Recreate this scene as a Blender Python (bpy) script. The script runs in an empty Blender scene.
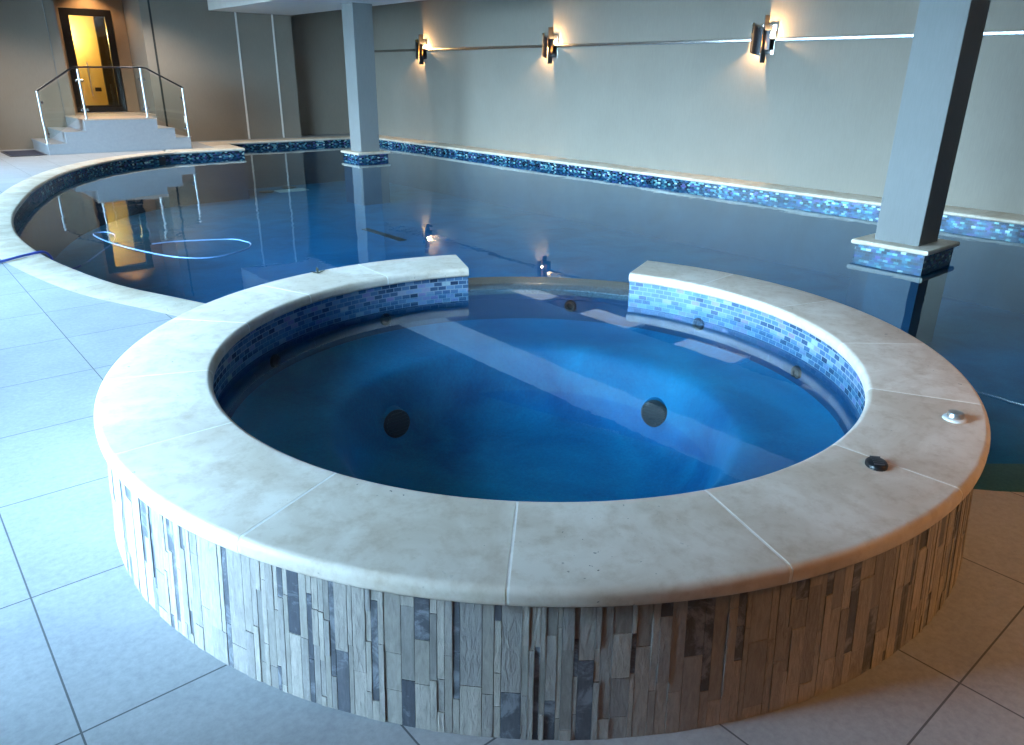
import bpy, bmesh, math, random
from mathutils import Vector, Matrix
from mathutils.geometry import tessellate_polygon
PI = math.pi
random.seed(7)
scn = bpy.context.scene
COL = scn.collection

# ------------------------------------------------------------------ materials
def new_mat(name):
    m = bpy.data.materials.new(name); m.use_nodes = True
    nt = m.node_tree; nt.nodes.clear()
    out = nt.nodes.new('ShaderNodeOutputMaterial')
    return m, nt, out
def N(nt, t, **kw):
    n = nt.nodes.new(t)
    for k, v in kw.items():
        if k in n.inputs.keys(): n.inputs[k].default_value = v
        else: setattr(n, k, v)
    return n
def L(nt, a, b): nt.links.new(a, b)
def rgba(c): return (c[0], c[1], c[2], 1)
def principled(nt, out, color=None, rough=.5, metal=0, spec=.5):
    p = nt.nodes.new('ShaderNodeBsdfPrincipled')
    if color: p.inputs['Base Color'].default_value = rgba(color)
    p.inputs['Roughness'].default_value = rough
    p.inputs['Metallic'].default_value = metal
    p.inputs['Specular IOR Level'].default_value = spec
    L(nt, p.outputs[0], out.inputs[0])
    return p
def ramp(nt, fac, stops, interp='LINEAR'):
    r = nt.nodes.new('ShaderNodeValToRGB'); r.color_ramp.interpolation = interp
    e = r.color_ramp.elements
    e[0].position, e[0].color = stops[0][0], rgba(stops[0][1])
    e[1].position, e[1].color = stops[1][0], rgba(stops[1][1])
    for p, c in stops[2:]:
        x = e.new(p); x.color = rgba(c)
    L(nt, fac, r.inputs[0]); return r
def coords(nt, kind='Object', scale=(1, 1, 1), loc=(0, 0, 0)):
    t = nt.nodes.new('ShaderNodeTexCoord'); mp = nt.nodes.new('ShaderNodeMapping')
    mp.inputs['Scale'].default_value = scale; mp.inputs['Location'].default_value = loc
    L(nt, t.outputs[kind], mp.inputs[0]); return mp.outputs[0]
def noise(nt, vec, scale, detail=4, rough=.5, dist=0):
    n = N(nt, 'ShaderNodeTexNoise', Scale=scale, Detail=detail, Roughness=rough, Distortion=dist)
    L(nt, vec, n.inputs['Vector']); return n
def bump(nt, h, p, strength=.2, dist=.01):
    b = N(nt, 'ShaderNodeBump', Strength=strength, Distance=dist)
    L(nt, h, b.inputs['Height']); L(nt, b.outputs[0], p.inputs['Normal']); return b
def mix(nt, fac, a, b, blend='MIX'):
    m = nt.nodes.new('ShaderNodeMix'); m.data_type = 'RGBA'; m.blend_type = blend
    for v, i in ((fac, 0), (a, 6), (b, 7)):
        if isinstance(v, (int, float)): m.inputs[i].default_value = v
        elif isinstance(v, tuple): m.inputs[i].default_value = rgba(v)
        else: L(nt, v, m.inputs[i])
    return m.outputs[2]

def mat_plain(name, color, rough=.5, metal=0, spec=.5, var=.12, scale=30):
    m, nt, out = new_mat(name); p = principled(nt, out, color, rough, metal, spec)
    n = noise(nt, coords(nt), scale, 3)
    r = ramp(nt, n.outputs[0], [(.3, tuple(c*(1-var) for c in color)), (.7, tuple(min(1, c*(1+var)) for c in color))])
    L(nt, r.outputs[0], p.inputs['Base Color']); return m

def mat_wallpaper(name, color):
    m, nt, out = new_mat(name); p = principled(nt, out, color, .75, 0, .25)
    n1 = noise(nt, coords(nt, scale=(45, 45, 3.5)), 2.2, 5, .65)
    n2 = noise(nt, coords(nt), 1.3, 3, .6)
    c1 = ramp(nt, n1.outputs[0], [(.3, tuple(c*.95 for c in color)), (.7, tuple(c*1.05 for c in color))])
    c2 = ramp(nt, n2.outputs[0], [(.3, (.93, .93, .93)), (.7, (1, 1, 1))])
    L(nt, mix(nt, 1.0, c1.outputs[0], c2.outputs[0], 'MULTIPLY'), p.inputs['Base Color'])
    bump(nt, n1.outputs[0], p, .08, .002); return m

def mat_travertine(name, a, b, rough=.42):
    m, nt, out = new_mat(name); p = principled(nt, out, a, rough, 0, .45)
    oi = nt.nodes.new('ShaderNodeObjectInfo')
    tc = nt.nodes.new('ShaderNodeTexCoord')
    add = nt.nodes.new('ShaderNodeVectorMath'); add.operation = 'ADD'
    sc = nt.nodes.new('ShaderNodeVectorMath'); sc.operation = 'SCALE'; sc.inputs[3].default_value = 13.7
    comb = nt.nodes.new('ShaderNodeCombineXYZ')
    for i in range(3): L(nt, oi.outputs['Random'], comb.inputs[i])
    L(nt, comb.outputs[0], sc.inputs[0]); L(nt, tc.outputs['Object'], add.inputs[0]); L(nt, sc.outputs[0], add.inputs[1])
    v = add.outputs[0]
    n1 = noise(nt, v, 3.2, 7, .62, .6)
    n2 = noise(nt, v, 17, 6, .7)
    n3 = noise(nt, v, 55, 2, .5)
    c = ramp(nt, n1.outputs[0], [(.39, b), (.62, a), (.5, tuple((x*.45+y*.55) for x, y in zip(a, b)))])
    c2 = ramp(nt, n2.outputs[0], [(.30, (.80, .74, .67)), (.52, (1, 1, 1))])
    cc = mix(nt, .8, c.outputs[0], c2.outputs[0], 'MULTIPLY')
    pit = ramp(nt, n3.outputs[0], [(.25, (1, 1, 1)), (.29, (0, 0, 0))])
    cl = ramp(nt, noise(nt, v, 2.1, 2).outputs[0], [(.50, (0, 0, 0)), (.62, (1, 1, 1))])
    pm = mix(nt, 1.0, pit.outputs[0], cl.outputs[0], 'MULTIPLY')
    cc = mix(nt, pm, cc, tuple(x*.25 for x in b))
    pr = ramp(nt, oi.outputs['Random'], [(0, (.88, .87, .86)), (1, (1, 1, 1))])
    cc = mix(nt, 1.0, cc, pr.outputs[0], 'MULTIPLY')
    L(nt, cc, p.inputs['Base Color'])
    bump(nt, n2.outputs[0], p, .22, .004)
    rr = ramp(nt, n1.outputs[0], [(.3, (rough*1.25,)*3), (.7, (rough*.85,)*3)]); L(nt, rr.outputs[0], p.inputs['Roughness'])
    return m

def mat_mosaic(name, stops, mortar, bw=.052, bh=.026, ms=.0022, rough=.12, metal=.35, interp='LINEAR'):
    m, nt, out = new_mat(name); p = principled(nt, out, (.2, .3, .5), rough, metal, .3)
    uv = nt.nodes.new('ShaderNodeUVMap')
    br = nt.nodes.new('ShaderNodeTexBrick')
    br.inputs['Color1'].default_value = (0, 0, 0, 1); br.inputs['Color2'].default_value = (1, 1, 1, 1); br.inputs['Mortar'].default_value = (.5, .5, .5, 1)
    br.inputs['Scale'].default_value = 1; br.inputs['Mortar Size'].default_value = ms; br.inputs['Mortar Smooth'].default_value = .1
    br.inputs['Brick Width'].default_value = bw; br.inputs['Row Height'].default_value = bh
    br.offset = .5
    L(nt, uv.outputs[0], br.inputs['Vector'])
    r = ramp(nt, br.outputs['Color'], stops, interp)
    n = noise(nt, coords(nt), 60, 3)
    tint = ramp(nt, n.outputs[0], [(.3, (.75, .8, .9)), (.7, (1, 1, 1))])
    c = mix(nt, .7, r.outputs[0], tint.outputs[0], 'MULTIPLY')
    L(nt, mix(nt, br.outputs['Fac'], c, mortar), p.inputs['Base Color'])
    inv = nt.nodes.new('ShaderNodeMath'); inv.operation = 'SUBTRACT'; inv.inputs[0].default_value = 1; L(nt, br.outputs['Fac'], inv.inputs[1])
    mm = nt.nodes.new('ShaderNodeMath'); mm.operation = 'MULTIPLY'; mm.inputs[1].default_value = metal; L(nt, inv.outputs[0], mm.inputs[0]); L(nt, mm.outputs[0], p.inputs['Metallic'])
    rg = nt.nodes.new('ShaderNodeMath'); rg.operation = 'MULTIPLY_ADD'; rg.inputs[1].default_value = .6; rg.inputs[2].default_value = rough; L(nt, br.outputs['Fac'], rg.inputs[0]); L(nt, rg.outputs[0], p.inputs['Roughness'])
    # every tile sits at its own slight tilt
    wv = mix(nt, .5, br.outputs['Color'], n.outputs[0]); bump(nt, wv, p, .25, .003)
    return m

def mat_water(name, tint, ripples, strength, rdist=.02, sheen=(1, 1, 1)):
    m, nt, out = new_mat(name)
    fr = N(nt, 'ShaderNodeLayerWeight', Blend=.5)
    tr = N(nt, 'ShaderNodeBsdfTransparent'); tr.inputs[0].default_value = rgba(tint)
    gl = N(nt, 'ShaderNodeBsdfGlossy', Roughness=0.0); gl.inputs[0].default_value = rgba(sheen)
    ms = nt.nodes.new('ShaderNodeMixShader')
    v = coords(nt, scale=ripples)
    n = noise(nt, v, 1.0, 3, .5, .3)
    v2 = coords(nt); big = ramp(nt, noise(nt, v2, .35, 2).outputs[0], [(.42, (.08, .08, .08)), (.62, (1, 1, 1))])
    h = nt.nodes.new('ShaderNodeMath'); h.operation = 'MULTIPLY'; L(nt, n.outputs[0], h.inputs[0]); L(nt, big.outputs[0], h.inputs[1])
    b = N(nt, 'ShaderNodeBump', Strength=strength, Distance=rdist); L(nt, h.outputs[0], b.inputs['Height'])
    L(nt, b.outputs[0], gl.inputs['Normal']); L(nt, b.outputs[0], fr.inputs['Normal'])
    pw = nt.nodes.new('ShaderNodeMath'); pw.operation = 'POWER'; pw.inputs[1].default_value = 5; L(nt, fr.outputs['Facing'], pw.inputs[0])
    sl = nt.nodes.new('ShaderNodeMath'); sl.operation = 'MULTIPLY_ADD'; sl.inputs[1].default_value = .98; sl.inputs[2].default_value = .02; L(nt, pw.outputs[0], sl.inputs[0])
    L(nt, sl.outputs[0], ms.inputs[0]); L(nt, tr.outputs[0], ms.inputs[1]); L(nt, gl.outputs[0], ms.inputs[2])
    L(nt, ms.outputs[0], out.inputs[0]); return m

def mat_glass(name, tint=(.86, .93, .92)):
    m, nt, out = new_mat(name)
    fr = N(nt, 'ShaderNodeFresnel', IOR=1.45)
    n = noise(nt, coords(nt), 2, 2)
    r = ramp(nt, n.outputs[0], [(.3, tuple(c*.98 for c in tint)), (.7, tint)])
    tr = N(nt, 'ShaderNodeBsdfTransparent'); L(nt, r.outputs[0], tr.inputs[0])
    gl = N(nt, 'ShaderNodeBsdfGlossy', Roughness=.01); gl.inputs[0].default_value = (1, 1, 1, 1)
    ms = nt.nodes.new('ShaderNodeMixShader')
    L(nt, fr.outputs[0], ms.inputs[0]); L(nt, tr.outputs[0], ms.inputs[1]); L(nt, gl.outputs[0], ms.inputs[2]); L(nt, ms.outputs[0], out.inputs[0])
    return m

def mat_emit(name, color, s):
    m, nt, out = new_mat(name); e = N(nt, 'ShaderNodeEmission', Strength=s); e.inputs[0].default_value = rgba(color)
    L(nt, e.outputs[0], out.inputs[0]); return m

def mat_floor(name):
    m, nt, out = new_mat(name); p = principled(nt, out, (.4, .4, .4), .5, 0, .35)
    v = coords(nt, 'Object', loc=(1.95 + .605*20, .555 + .645*20, 0))
    br = nt.nodes.new('ShaderNodeTexBrick'); br.offset = 0; br.squash = 1
    br.inputs['Color1'].default_value = (0, 0, 0, 1); br.inputs['Color2'].default_value = (1, 1, 1, 1); br.inputs['Mortar'].default_value = (.5, .5, .5, 1)
    br.inputs['Scale'].default_value = 1; br.inputs['Mortar Size'].default_value = .0028; br.inputs['Mortar Smooth'].default_value = .2
    br.inputs['Brick Width'].default_value = .605; br.inputs['Row Height'].default_value = .645
    L(nt, v, br.inputs['Vector'])
    o = coords(nt)
    n1 = noise(nt, o, 45, 6, .7); n2 = noise(nt, o, 4, 4, .6)
    base = (.395, .415, .44)
    c = ramp(nt, n1.outputs[0], [(.3, tuple(x*.84 for x in base)), (.7, tuple(x*1.12 for x in base))])
    c2 = ramp(nt, n2.outputs[0], [(.3, (.86, .86, .87)), (.7, (1, 1, 1))])
    cc = mix(nt, 1.0, c.outputs[0], c2.outputs[0], 'MULTIPLY')
    pt = ramp(nt, br.outputs['Color'], [(0, (.93, .93, .93)), (1, (1, 1, 1))]); cc = mix(nt, 1.0, cc, pt.outputs[0], 'MULTIPLY')
    L(nt, mix(nt, br.outputs['Fac'], cc, (.10, .108, .12)), p.inputs['Base Color'])
    hh = nt.nodes.new('ShaderNodeMath'); hh.operation = 'MULTIPLY_ADD'; hh.inputs[1].default_value = -3; L(nt, br.outputs['Fac'], hh.inputs[0]); L(nt, n1.outputs[0], hh.inputs[2])
    bump(nt, hh.outputs[0], p, .2, .003); return m

def mat_strip(name, color, rough, vein=None, bs=.6):
    m, nt, out = new_mat(name); p = principled(nt, out, color, rough, 0, .4)
    at = nt.nodes.new('ShaderNodeAttribute'); at.attribute_name = 'piece'
    v = coords(nt, scale=(30, 30, 7))
    n1 = noise(nt, v, 2.6, 6, .7, .5)
    c = ramp(nt, n1.outputs[0], [(.3, tuple(x*.72 for x in color)), (.68, tuple(x*1.15 for x in color))])
    var = ramp(nt, at.outputs['Fac'], [(0, (.66, .67, .70)), (.5, (.9, .88, .85)), (1, (1.0, .98, .95))])
    cc = mix(nt, 1.0, c.outputs[0], var.outputs[0], 'MULTIPLY')
    if vein:
        w = noise(nt, coords(nt), 9, 6, .7, 1.2)
        f = ramp(nt, w.outputs[0], [(.5, (0, 0, 0)), (.62, (1, 1, 1))])
        cc = mix(nt, f.outputs[0], cc, vein)
    L(nt, cc, p.inputs['Base Color']); bump(nt, n1.outputs[0], p, bs, .006); return m

def mat_plaster(name, a, b):
    m, nt, out = new_mat(name); p = principled(nt, out, a, .6, 0, .3)
    o = coords(nt)
    n1 = noise(nt, o, 1.6, 6, .6, .6); n2 = noise(nt, o, 70, 3, .6)
    c = ramp(nt, n1.outputs[0], [(.32, a), (.68, b)])
    s = ramp(nt, n2.outputs[0], [(.35, (.8, .85, .9)), (.72, (1.25, 1.2, 1.15))])
    L(nt, mix(nt, .8, c.outputs[0], s.outputs[0], 'MULTIPLY'), p.inputs['Base Color']); return m

M = {}
M['wall'] = mat_wallpaper('grey_wallcovering', (.265, .235, .195))
M['column'] = mat_wallpaper('column_wallcovering', (.225, .23, .225))
M['alcove'] = mat_wallpaper('alcove_wallcovering', (.36, .25, .16))
M['white'] = mat_plain('white_paint', (.74, .72, .68), .6, 0, .3, .03, 6)
M['ceil'] = mat_plain('ceiling_paint', (.20, .19, .18), .7, 0, .2, .04, 4)
M['trav'] = mat_travertine('travertine', (.93, .85, .76), (.74, .63, .52))
M['trav_pool'] = mat_travertine('pool_travertine', (.78, .71, .60), (.64, .54, .42))
M['brown'] = mat_wallpaper('brown_wallcovering', (.15, .10, .065))
M['panel_glow'] = mat_emit('added_panel_glow', (.86, .94, 1.0), .55)
M['grout'] = mat_plain('white_grout', (.93, .90, .85), .8, 0, .2, .06, 60)
M['floor'] = mat_floor('floor_tiles')
M['step'] = mat_plain('pale_stone_tile', (.30, .32, .345), .5, 0, .35, .04, 25)
M['warm_lit'] = mat_plain('warm_lit_stone_tile', (.46, .36, .29), .5, 0, .35, .08, 25)  # warm light on the landing is painted into this tan colour
pool_stops = [(0, (.004, .010, .02)), (.28, (.012, .04, .08)), (.40, (.03, .12, .17)), (.50, (.010, .03, .07)), (.58, (.10, .30, .36)), (.68, (.09, .07, .22)), (.76, (.03, .10, .22)), (.84, (.22, .44, .40)), (.91, (.05, .06, .15)), (.95, (.50, .66, .60))]
M['pool_tile'] = mat_mosaic('iridescent_pool_mosaic', pool_stops, (.03, .06, .10), .052, .026, .002, .18, .12, 'CONSTANT')
spa_stops = [(0, (.04, .07, .13)), (.3, (.10, .19, .32)), (.5, (.15, .29, .45)), (.66, (.09, .18, .34)), (.80, (.28, .44, .62)), (.9, (.32, .28, .54)), (1, (.44, .60, .62))]
M['spa_tile'] = mat_mosaic('iridescent_spa_mosaic', spa_stops, (.27, .36, .44), .050, .025, .0022, .16, .15)
M['lip'] = mat_plain('wet_pebble_stone', (.10, .14, .17), .25, 0, .5, .45, 110)
M['strip_light'] = mat_strip('split_face_pale_stone', (.50, .47, .445), .75, None, .9)
M['strip_mid'] = mat_strip('honed_grey_stone', (.40, .38, .36), .5, None, .4)
M['strip_dark'] = mat_strip('dark_slate', (.13, .14, .17), .35, (.28, .30, .34), .2)
M['spa_plaster'] = mat_plaster('spa_blue_plaster', (.001, .09, .23), (.005, .235, .44))
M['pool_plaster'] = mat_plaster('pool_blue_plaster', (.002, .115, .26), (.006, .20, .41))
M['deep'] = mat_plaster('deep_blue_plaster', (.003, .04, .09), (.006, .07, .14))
M['pool_water'] = mat_water('pool_water_surface', (.60, .88, .98), (2.2, 2.2, 1), .16, .03, (.78, .92, 1.0))
M['spa_water'] = mat_water('spa_water_surface', (.78, .96, 1.0), (3.5, 3.5, 1), .03, .015, (.85, .93, 1))
M['glass'] = mat_glass('clear_glass')
M['railglass'] = mat_glass('greenish_glass', (.925, .97, .96))
M['chrome'] = mat_plain('polished_chrome', (.78, .78, .78), .18, 1, .5, .03)
M['steel'] = mat_plain('brushed_steel', (.66, .66, .66), .32, .9, .5, .05, 80)
M['rail'] = mat_plain('strip_steel', (.55, .54, .52), .22, 1, .5, .05, 20)
M['brushed_dark'] = mat_plain('dark_brushed_metal', (.05, .05, .055), .30, .85, .5, .1, 60)
M['gold'] = mat_plain('brass_lining', (.75, .50, .20), .3, 1, .5, .05)
M['dark'] = mat_plain('dark_wood_frame', (.012, .010, .010), .35, 0, .4, .2, 20)
M['black'] = mat_plain('black_plastic', (.012, .012, .014), .35, 0, .5, .2, 50)
M['grille'] = mat_plain('dark_grille', (.002, .003, .005), .5, 0, .4, .2, 50)
M['hose'] = mat_plain('blue_hose', (.05, .10, .55), .35, 0, .5, .1, 20)
M['hose_pale'] = mat_plain('pale_blue_hose', (.16, .30, .55), .35, 0, .5, .1, 20)
M['mat'] = mat_plain('dark_mat_pile', (.05, .055, .08), .95, 0, .1, .3, 90)
M['hall'] = mat_plain('cream_hall_paint', (.80, .58, .24), .7, 0, .2, .04, 3)
M['bulb'] = mat_emit('warm_bulb', (1, .66, .30), 60)
M['lens'] = mat_emit('lamp_lens', (1, .72, .42), 5)
M['hallbulb'] = mat_emit('hall_bulb', (1, .74, .38), 40)
M['pale'] = mat_plain('pale_cyan', (.55, .72, .78), .4, 0, .4, .05)
M['leaf'] = mat_plain('dry_leaf', (.05, .055, .04), .7, 0, .3, .3, 90)
M['ground'] = mat_plain('terrace_paving', (.35, .36, .36), .8, 0, .2, .1, 2)
M['joint'] = mat_plain('dark_joint', (.03, .035, .035), .6, 0, .3, .1)

# ------------------------------------------------------------------ mesh helpers
def obj(name, bm, mat, parent=None, loc=None, smooth=True, angle=40, kind=None):
    """link bm (world coordinates) as one object whose origin is loc (or its parent's place)"""
    base = Vector(loc) if loc is not None else Vector((0, 0, 0))
    me = bpy.data.meshes.new(name)
    bmesh.ops.translate(bm, verts=bm.verts, vec=-base)
    bmesh.ops.recalc_face_normals(bm, faces=bm.faces)
    if name.endswith('_water'):
        bmesh.ops.reverse_faces(bm, faces=[f for f in bm.faces if f.normal.z < 0])
    bm.to_mesh(me); bm.free()
    for x in (mat if isinstance(mat, (list, tuple)) else [mat]): me.materials.append(x)
    if smooth:
        me.shade_smooth(); me.set_sharp_from_angle(angle=math.radians(angle))
    o = bpy.data.objects.new(name, me); COL.objects.link(o)
    if parent is not None:
        o.parent = parent
        pw = parent.get('_w', (0, 0, 0)); o.location = base - Vector(pw)
    else: o.location = base
    if kind: o['kind'] = kind
    return o
def part(name, bm, mat, parent, **k):
    return obj(name, bm, mat, parent, loc=WORLD[parent.name], **k)
WORLD = {}
def thing(name, label, cat, loc=(0, 0, 0), group=None, kind=None):
    o = bpy.data.objects.new(name, None); COL.objects.link(o); o.location = loc; o.empty_display_size = .1
    o['label'] = label; o['category'] = cat
    if group: o['group'] = group
    if kind: o['kind'] = kind
    WORLD[o.name] = Vector(loc); return o
def part(name, bm, mat, parent, **k):
    base = WORLD[parent.name]
    o = obj(name, bm, mat, None, loc=base, **k)
    o.parent = parent; o.location = (0, 0, 0); WORLD[o.name] = base; return o
def struct(name, bm, mat, **k):
    o = obj(name, bm, mat, None, kind='structure', **k); WORLD[o.name] = Vector((0, 0, 0)); return o
def tag(o, label, cat, group=None, kind=None):
    o['label'] = label; o['category'] = cat
    if group: o['group'] = group
    if kind: o['kind'] = kind
    return o

def box(bm, x0, x1, y0, y1, z0, z1, bev=0):
    vs = [bm.verts.new((x, y, z)) for z in (z0, z1) for x, y in ((x0, y0), (x1, y0), (x1, y1), (x0, y1))]
    fs = [(3, 2, 1, 0), (4, 5, 6, 7), (0, 1, 5, 4), (1, 2, 6, 5), (2, 3, 7, 6), (3, 0, 4, 7)]
    faces = [bm.faces.new([vs[i] for i in f]) for f in fs]
    if bev:
        es = list({e for f in faces for e in f.edges})
        bmesh.ops.bevel(bm, geom=es, offset=bev, segments=2, affect='EDGES', profile=.5)
    return faces
def nbox(*a, **k):
    bm = bmesh.new(); box(bm, *a, **k); return bm
def prism(bm, pts, z0, z1):
    lo = [bm.verts.new((x, y, z0)) for x, y in pts]; hi = [bm.verts.new((x, y, z1)) for x, y in pts]
    n = len(pts)
    if n > 8:
        for t in tessellate_polygon([[Vector((x, y, 0)) for x, y in pts]]):
            bm.faces.new([hi[i] for i in t]); bm.faces.new([lo[i] for i in t][::-1])
    else:
        bm.faces.new(hi); bm.faces.new(lo[::-1])
    for i in range(n): bm.faces.new((lo[i], lo[(i+1) % n], hi[(i+1) % n], hi[i]))
def tube(bm, pts, r, seg=10, cap=True):
    pts = [Vector(p) for p in pts]; rings = []; prev = None
    for i, p in enumerate(pts):
        d = (pts[min(i+1, len(pts)-1)] - pts[max(i-1, 0)]).normalized()
        if prev is None:
            u = d.orthogonal().normalized()
        else:
            u = (prev - d*prev.dot(d)).normalized()
        prev = u; v = d.cross(u)
        rings.append([bm.verts.new(p + (u*math.cos(2*PI*k/seg) + v*math.sin(2*PI*k/seg))*r) for k in range(seg)])
    for a, b in zip(rings, rings[1:]):
        for k in range(seg): bm.faces.new((a[k], a[(k+1) % seg], b[(k+1) % seg], b[k]))
    if cap: bm.faces.new(rings[0][::-1]); bm.faces.new(rings[-1])
def spline(pts, n=8, closed=False):
    P = [Vector(p) for p in pts]; out = []; m = len(P)
    rng = range(m if closed else m-1)
    for i in rng:
        p0 = P[(i-1) % m] if closed or i > 0 else P[0]*2-P[1]
        p1 = P[i]; p2 = P[(i+1) % m]
        p3 = P[(i+2) % m] if closed or i+2 < m else P[-1]*2-P[-2]
        for k in range(n):
            t = k/n
            out.append(.5*((2*p1)+(p2-p0)*t+(2*p0-5*p1+4*p2-p3)*t*t+(3*p1-p0-3*p2+p3)*t**3))
    if not closed: out.append(P[-1])
    return out
def revolve(bm, prof, a0, a1, n, cx=0, cy=0, caps=True, closed=True, uv=False):
    """sweep a closed (radius, z) outline about the vertical axis from angle a0 to a1 (degrees)"""
    full = abs(a1-a0) >= 359.99
    rings = []
    for i in range(n if full else n+1):
        a = math.radians(a0+(a1-a0)*i/n)
        rings.append([bm.verts.new((cx+r*math.cos(a), cy+r*math.sin(a), z)) for r, z in prof])
    k = len(prof); lay = bm.loops.layers.uv.verify() if uv else None
    m = len(rings); rng = range(m if full else m-1)
    for i in rng:
        A, B = rings[i], rings[(i+1) % m]
        for j in range(k if closed else k-1):
            f = bm.faces.new((A[j], B[j], B[(j+1) % k], A[(j+1) % k]))
            if lay:
                r = max(prof[j][0], .3)
                u0 = math.radians(a0+(a1-a0)*i/n)*r; u1 = math.radians(a0+(a1-a0)*(i+1)/n)*r
                flat = abs(prof[j][1]-prof[(j+1) % k][1]) < 1e-5
                v0, v1 = (prof[j][0], prof[(j+1) % k][0]) if flat else (prof[j][1], prof[(j+1) % k][1])
                for l, c in zip(f.loops, ((u0, v0), (u1, v0), (u1, v1), (u0, v1))): l[lay].uv = c
    if not full and closed and caps: bm.faces.new(rings[0][::-1]); bm.faces.new(rings[-1])
def disc_profile(r, h, round_=.3, n=5):
    """half outline of a low rounded button"""
    pts = [(0, 0), (r, 0), (r, h*(1-round_))]
    for i in range(1, n+1):
        t = i/n*PI/2
        pts.append((r-h*round_*1.0*(1-math.cos(t)), h*(1-round_)+h*round_*math.sin(t)))
    pts.append((0, h)); return pts
def lathe(bm, pts, mtx=Matrix(), seg=24):
    rings = []
    for r, z in pts:
        if r < 1e-6: rings.append([bm.verts.new(mtx @ Vector((0, 0, z)))])
        else: rings.append([bm.verts.new(mtx @ Vector((r*math.cos(2*PI*k/seg), r*math.sin(2*PI*k/seg), z))) for k in range(seg)])
    for A, B in zip(rings, rings[1:]):
        for k in range(seg):
            a, b, c, d = A[k % len(A)], A[(k+1) % len(A)], B[(k+1) % len(B)], B[k % len(B)]
            vs = []
            for v in (a, b, c, d):
                if v not in vs: vs.append(v)
            if len(vs) >= 3: bm.faces.new(vs)

def offset_path(path, d):
    """shift an xy polyline to its right (the pool side) by d"""
    out = []
    for i, p in enumerate(path):
        a = (p-path[i-1]).normalized() if i else None
        b = (path[i+1]-p).normalized() if i < len(path)-1 else None
        if a is None: a = b
        if b is None: b = a
        na, nb = Vector((a.y, -a.x)), Vector((b.y, -b.x))
        m = (na+nb).normalized(); out.append(p + m*(d/max(.35, m.dot(na))))
    return out
def bull(w, t, z, n=6):
    """coping outline: square back at offset -w, half-round front reaching offset 0, top at z"""
    r = t/2; pts = [(-w, z-t), (-w, z)]
    for i in range(n+1):
        a = PI/2 - PI*i/n; pts.append((-r+r*math.cos(a), z-r+r*math.sin(a)))
    return pts
def sweep(bm, path, prof, uv=False, closed_prof=True, caps=True):
    rows = [offset_path(path, o) for o, z in prof]
    rings = [[bm.verts.new((rows[j][i].x, rows[j][i].y, prof[j][1])) for j in range(len(prof))] for i in range(len(path))]
    lay = bm.loops.layers.uv.verify() if uv else None; s = 0; k = len(prof)
    for i in range(len(path)-1):
        s1 = s+(path[i+1]-path[i]).length
        for j in range(k if closed_prof else k-1):
            f = bm.faces.new((rings[i][j], rings[i+1][j], rings[i+1][(j+1) % k], rings[i][(j+1) % k]))
            if lay:
                v0, v1 = prof[j][1], prof[(j+1) % k][1]
                for l, c in zip(f.loops, ((s, v0), (s1, v0), (s1, v1), (s, v1))): l[lay].uv = c
        s = s1
    if closed_prof and caps: bm.faces.new(rings[0][::-1]); bm.faces.new(rings[-1])
def cut_path(path, step, gap=.004):
    """split a polyline into stones of about step, with a gap between; corner vertices stay"""
    S = [0]
    for a, b in zip(path, path[1:]): S.append(S[-1]+(b-a).length)
    def at(s):
        for i in range(len(path)-1):
            if s <= S[i+1]+1e-9:
                t = (s-S[i])/max(1e-9, S[i+1]-S[i]); return path[i].lerp(path[i+1], t)
        return path[-1]
    n = max(1, round(S[-1]/step)); out = []
    for k in range(n):
        s0, s1 = S[-1]*k/n+gap/2, S[-1]*(k+1)/n-gap/2
        out.append([at(s0)]+[p for p, s in zip(path, S) if s0+.002 < s < s1-.002]+[at(s1)])
    return out

# ------------------------------------------------------------------ the pool outline (pool lies on its right-hand side)
V2 = lambda p: Vector((p[0], p[1]))
left_run = [V2(p) for p in spline([(x, y, 0) for x, y in [(.05, 1.55), (-.17, 2.2), (-.50, 3.06), (-.76, 3.75), (-.92, 4.5), (-1.02, 5.3), (-1.04, 6.27), (-.94, 7.3), (-.73, 8.3), (-.24, 10.0), (.48, 11.66), (1.36, 12.88), (2.15, 13.5), (2.72, 13.76)]], 6)]
far_run = [V2(p) for p in [(2.72, 13.76), (4.18, 13.80), (4.34, 15.22), (7.93, 15.25)]]
right_run = [V2(p) for p in [(7.93, 15.25), (7.93, -3.5)]]
near_run = [V2(p) for p in [(7.93, -3.5)]] + [V2(p) for p in spline([(x, y, 0) for x, y in [(7.4, -3.62), (6.0, -3.65), (4.5, -3.45), (2.9, -2.85), (1.85, -2.2), (1.12, -1.61), (.87, -1.30)]], 5)]
pool_path = left_run + far_run[1:] + right_run[1:] + near_run[1:]
ZW, ZP = .283, -.15          # spa water, pool water
PF = -1.05                  # pool floor
RT, RB, RI, RO = 1.335, 1.660, 1.301, 1.683

# ---- setting: floor
outer = offset_path(left_run, -.315)
arc = [V2((1.60*math.cos(math.radians(a)), 1.60*math.sin(math.radians(a)))) for a in range(288, 100, -6)]
far_o = [V2((3.72, 14.30)), V2((3.86, 15.72)), V2((8.43, 15.75))]
near_o = offset_path(near_run, -.004)
near_o = [p for p in near_o if p.length > 1.60]; outer_in = [p for p in outer if p.length > 1.60]
poly = outer_in + [V2((2.71, 14.265))] + far_o + [V2((8.43, 16.4)), V2((6.47, 16.4)), V2((6.47, 15.95)), V2((-3.3, 15.95)), V2((-3.3, -7.0)), V2((8.43, -7.0)), V2((8.43, -3.5))] + [p for p in near_o if p.x < 8.0] + arc
bm = bmesh.new(); prism(bm, [(p.x, p.y) for p in poly], -.06, 0)
struct('floor', bm, M['floor'], smooth=False)

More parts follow.
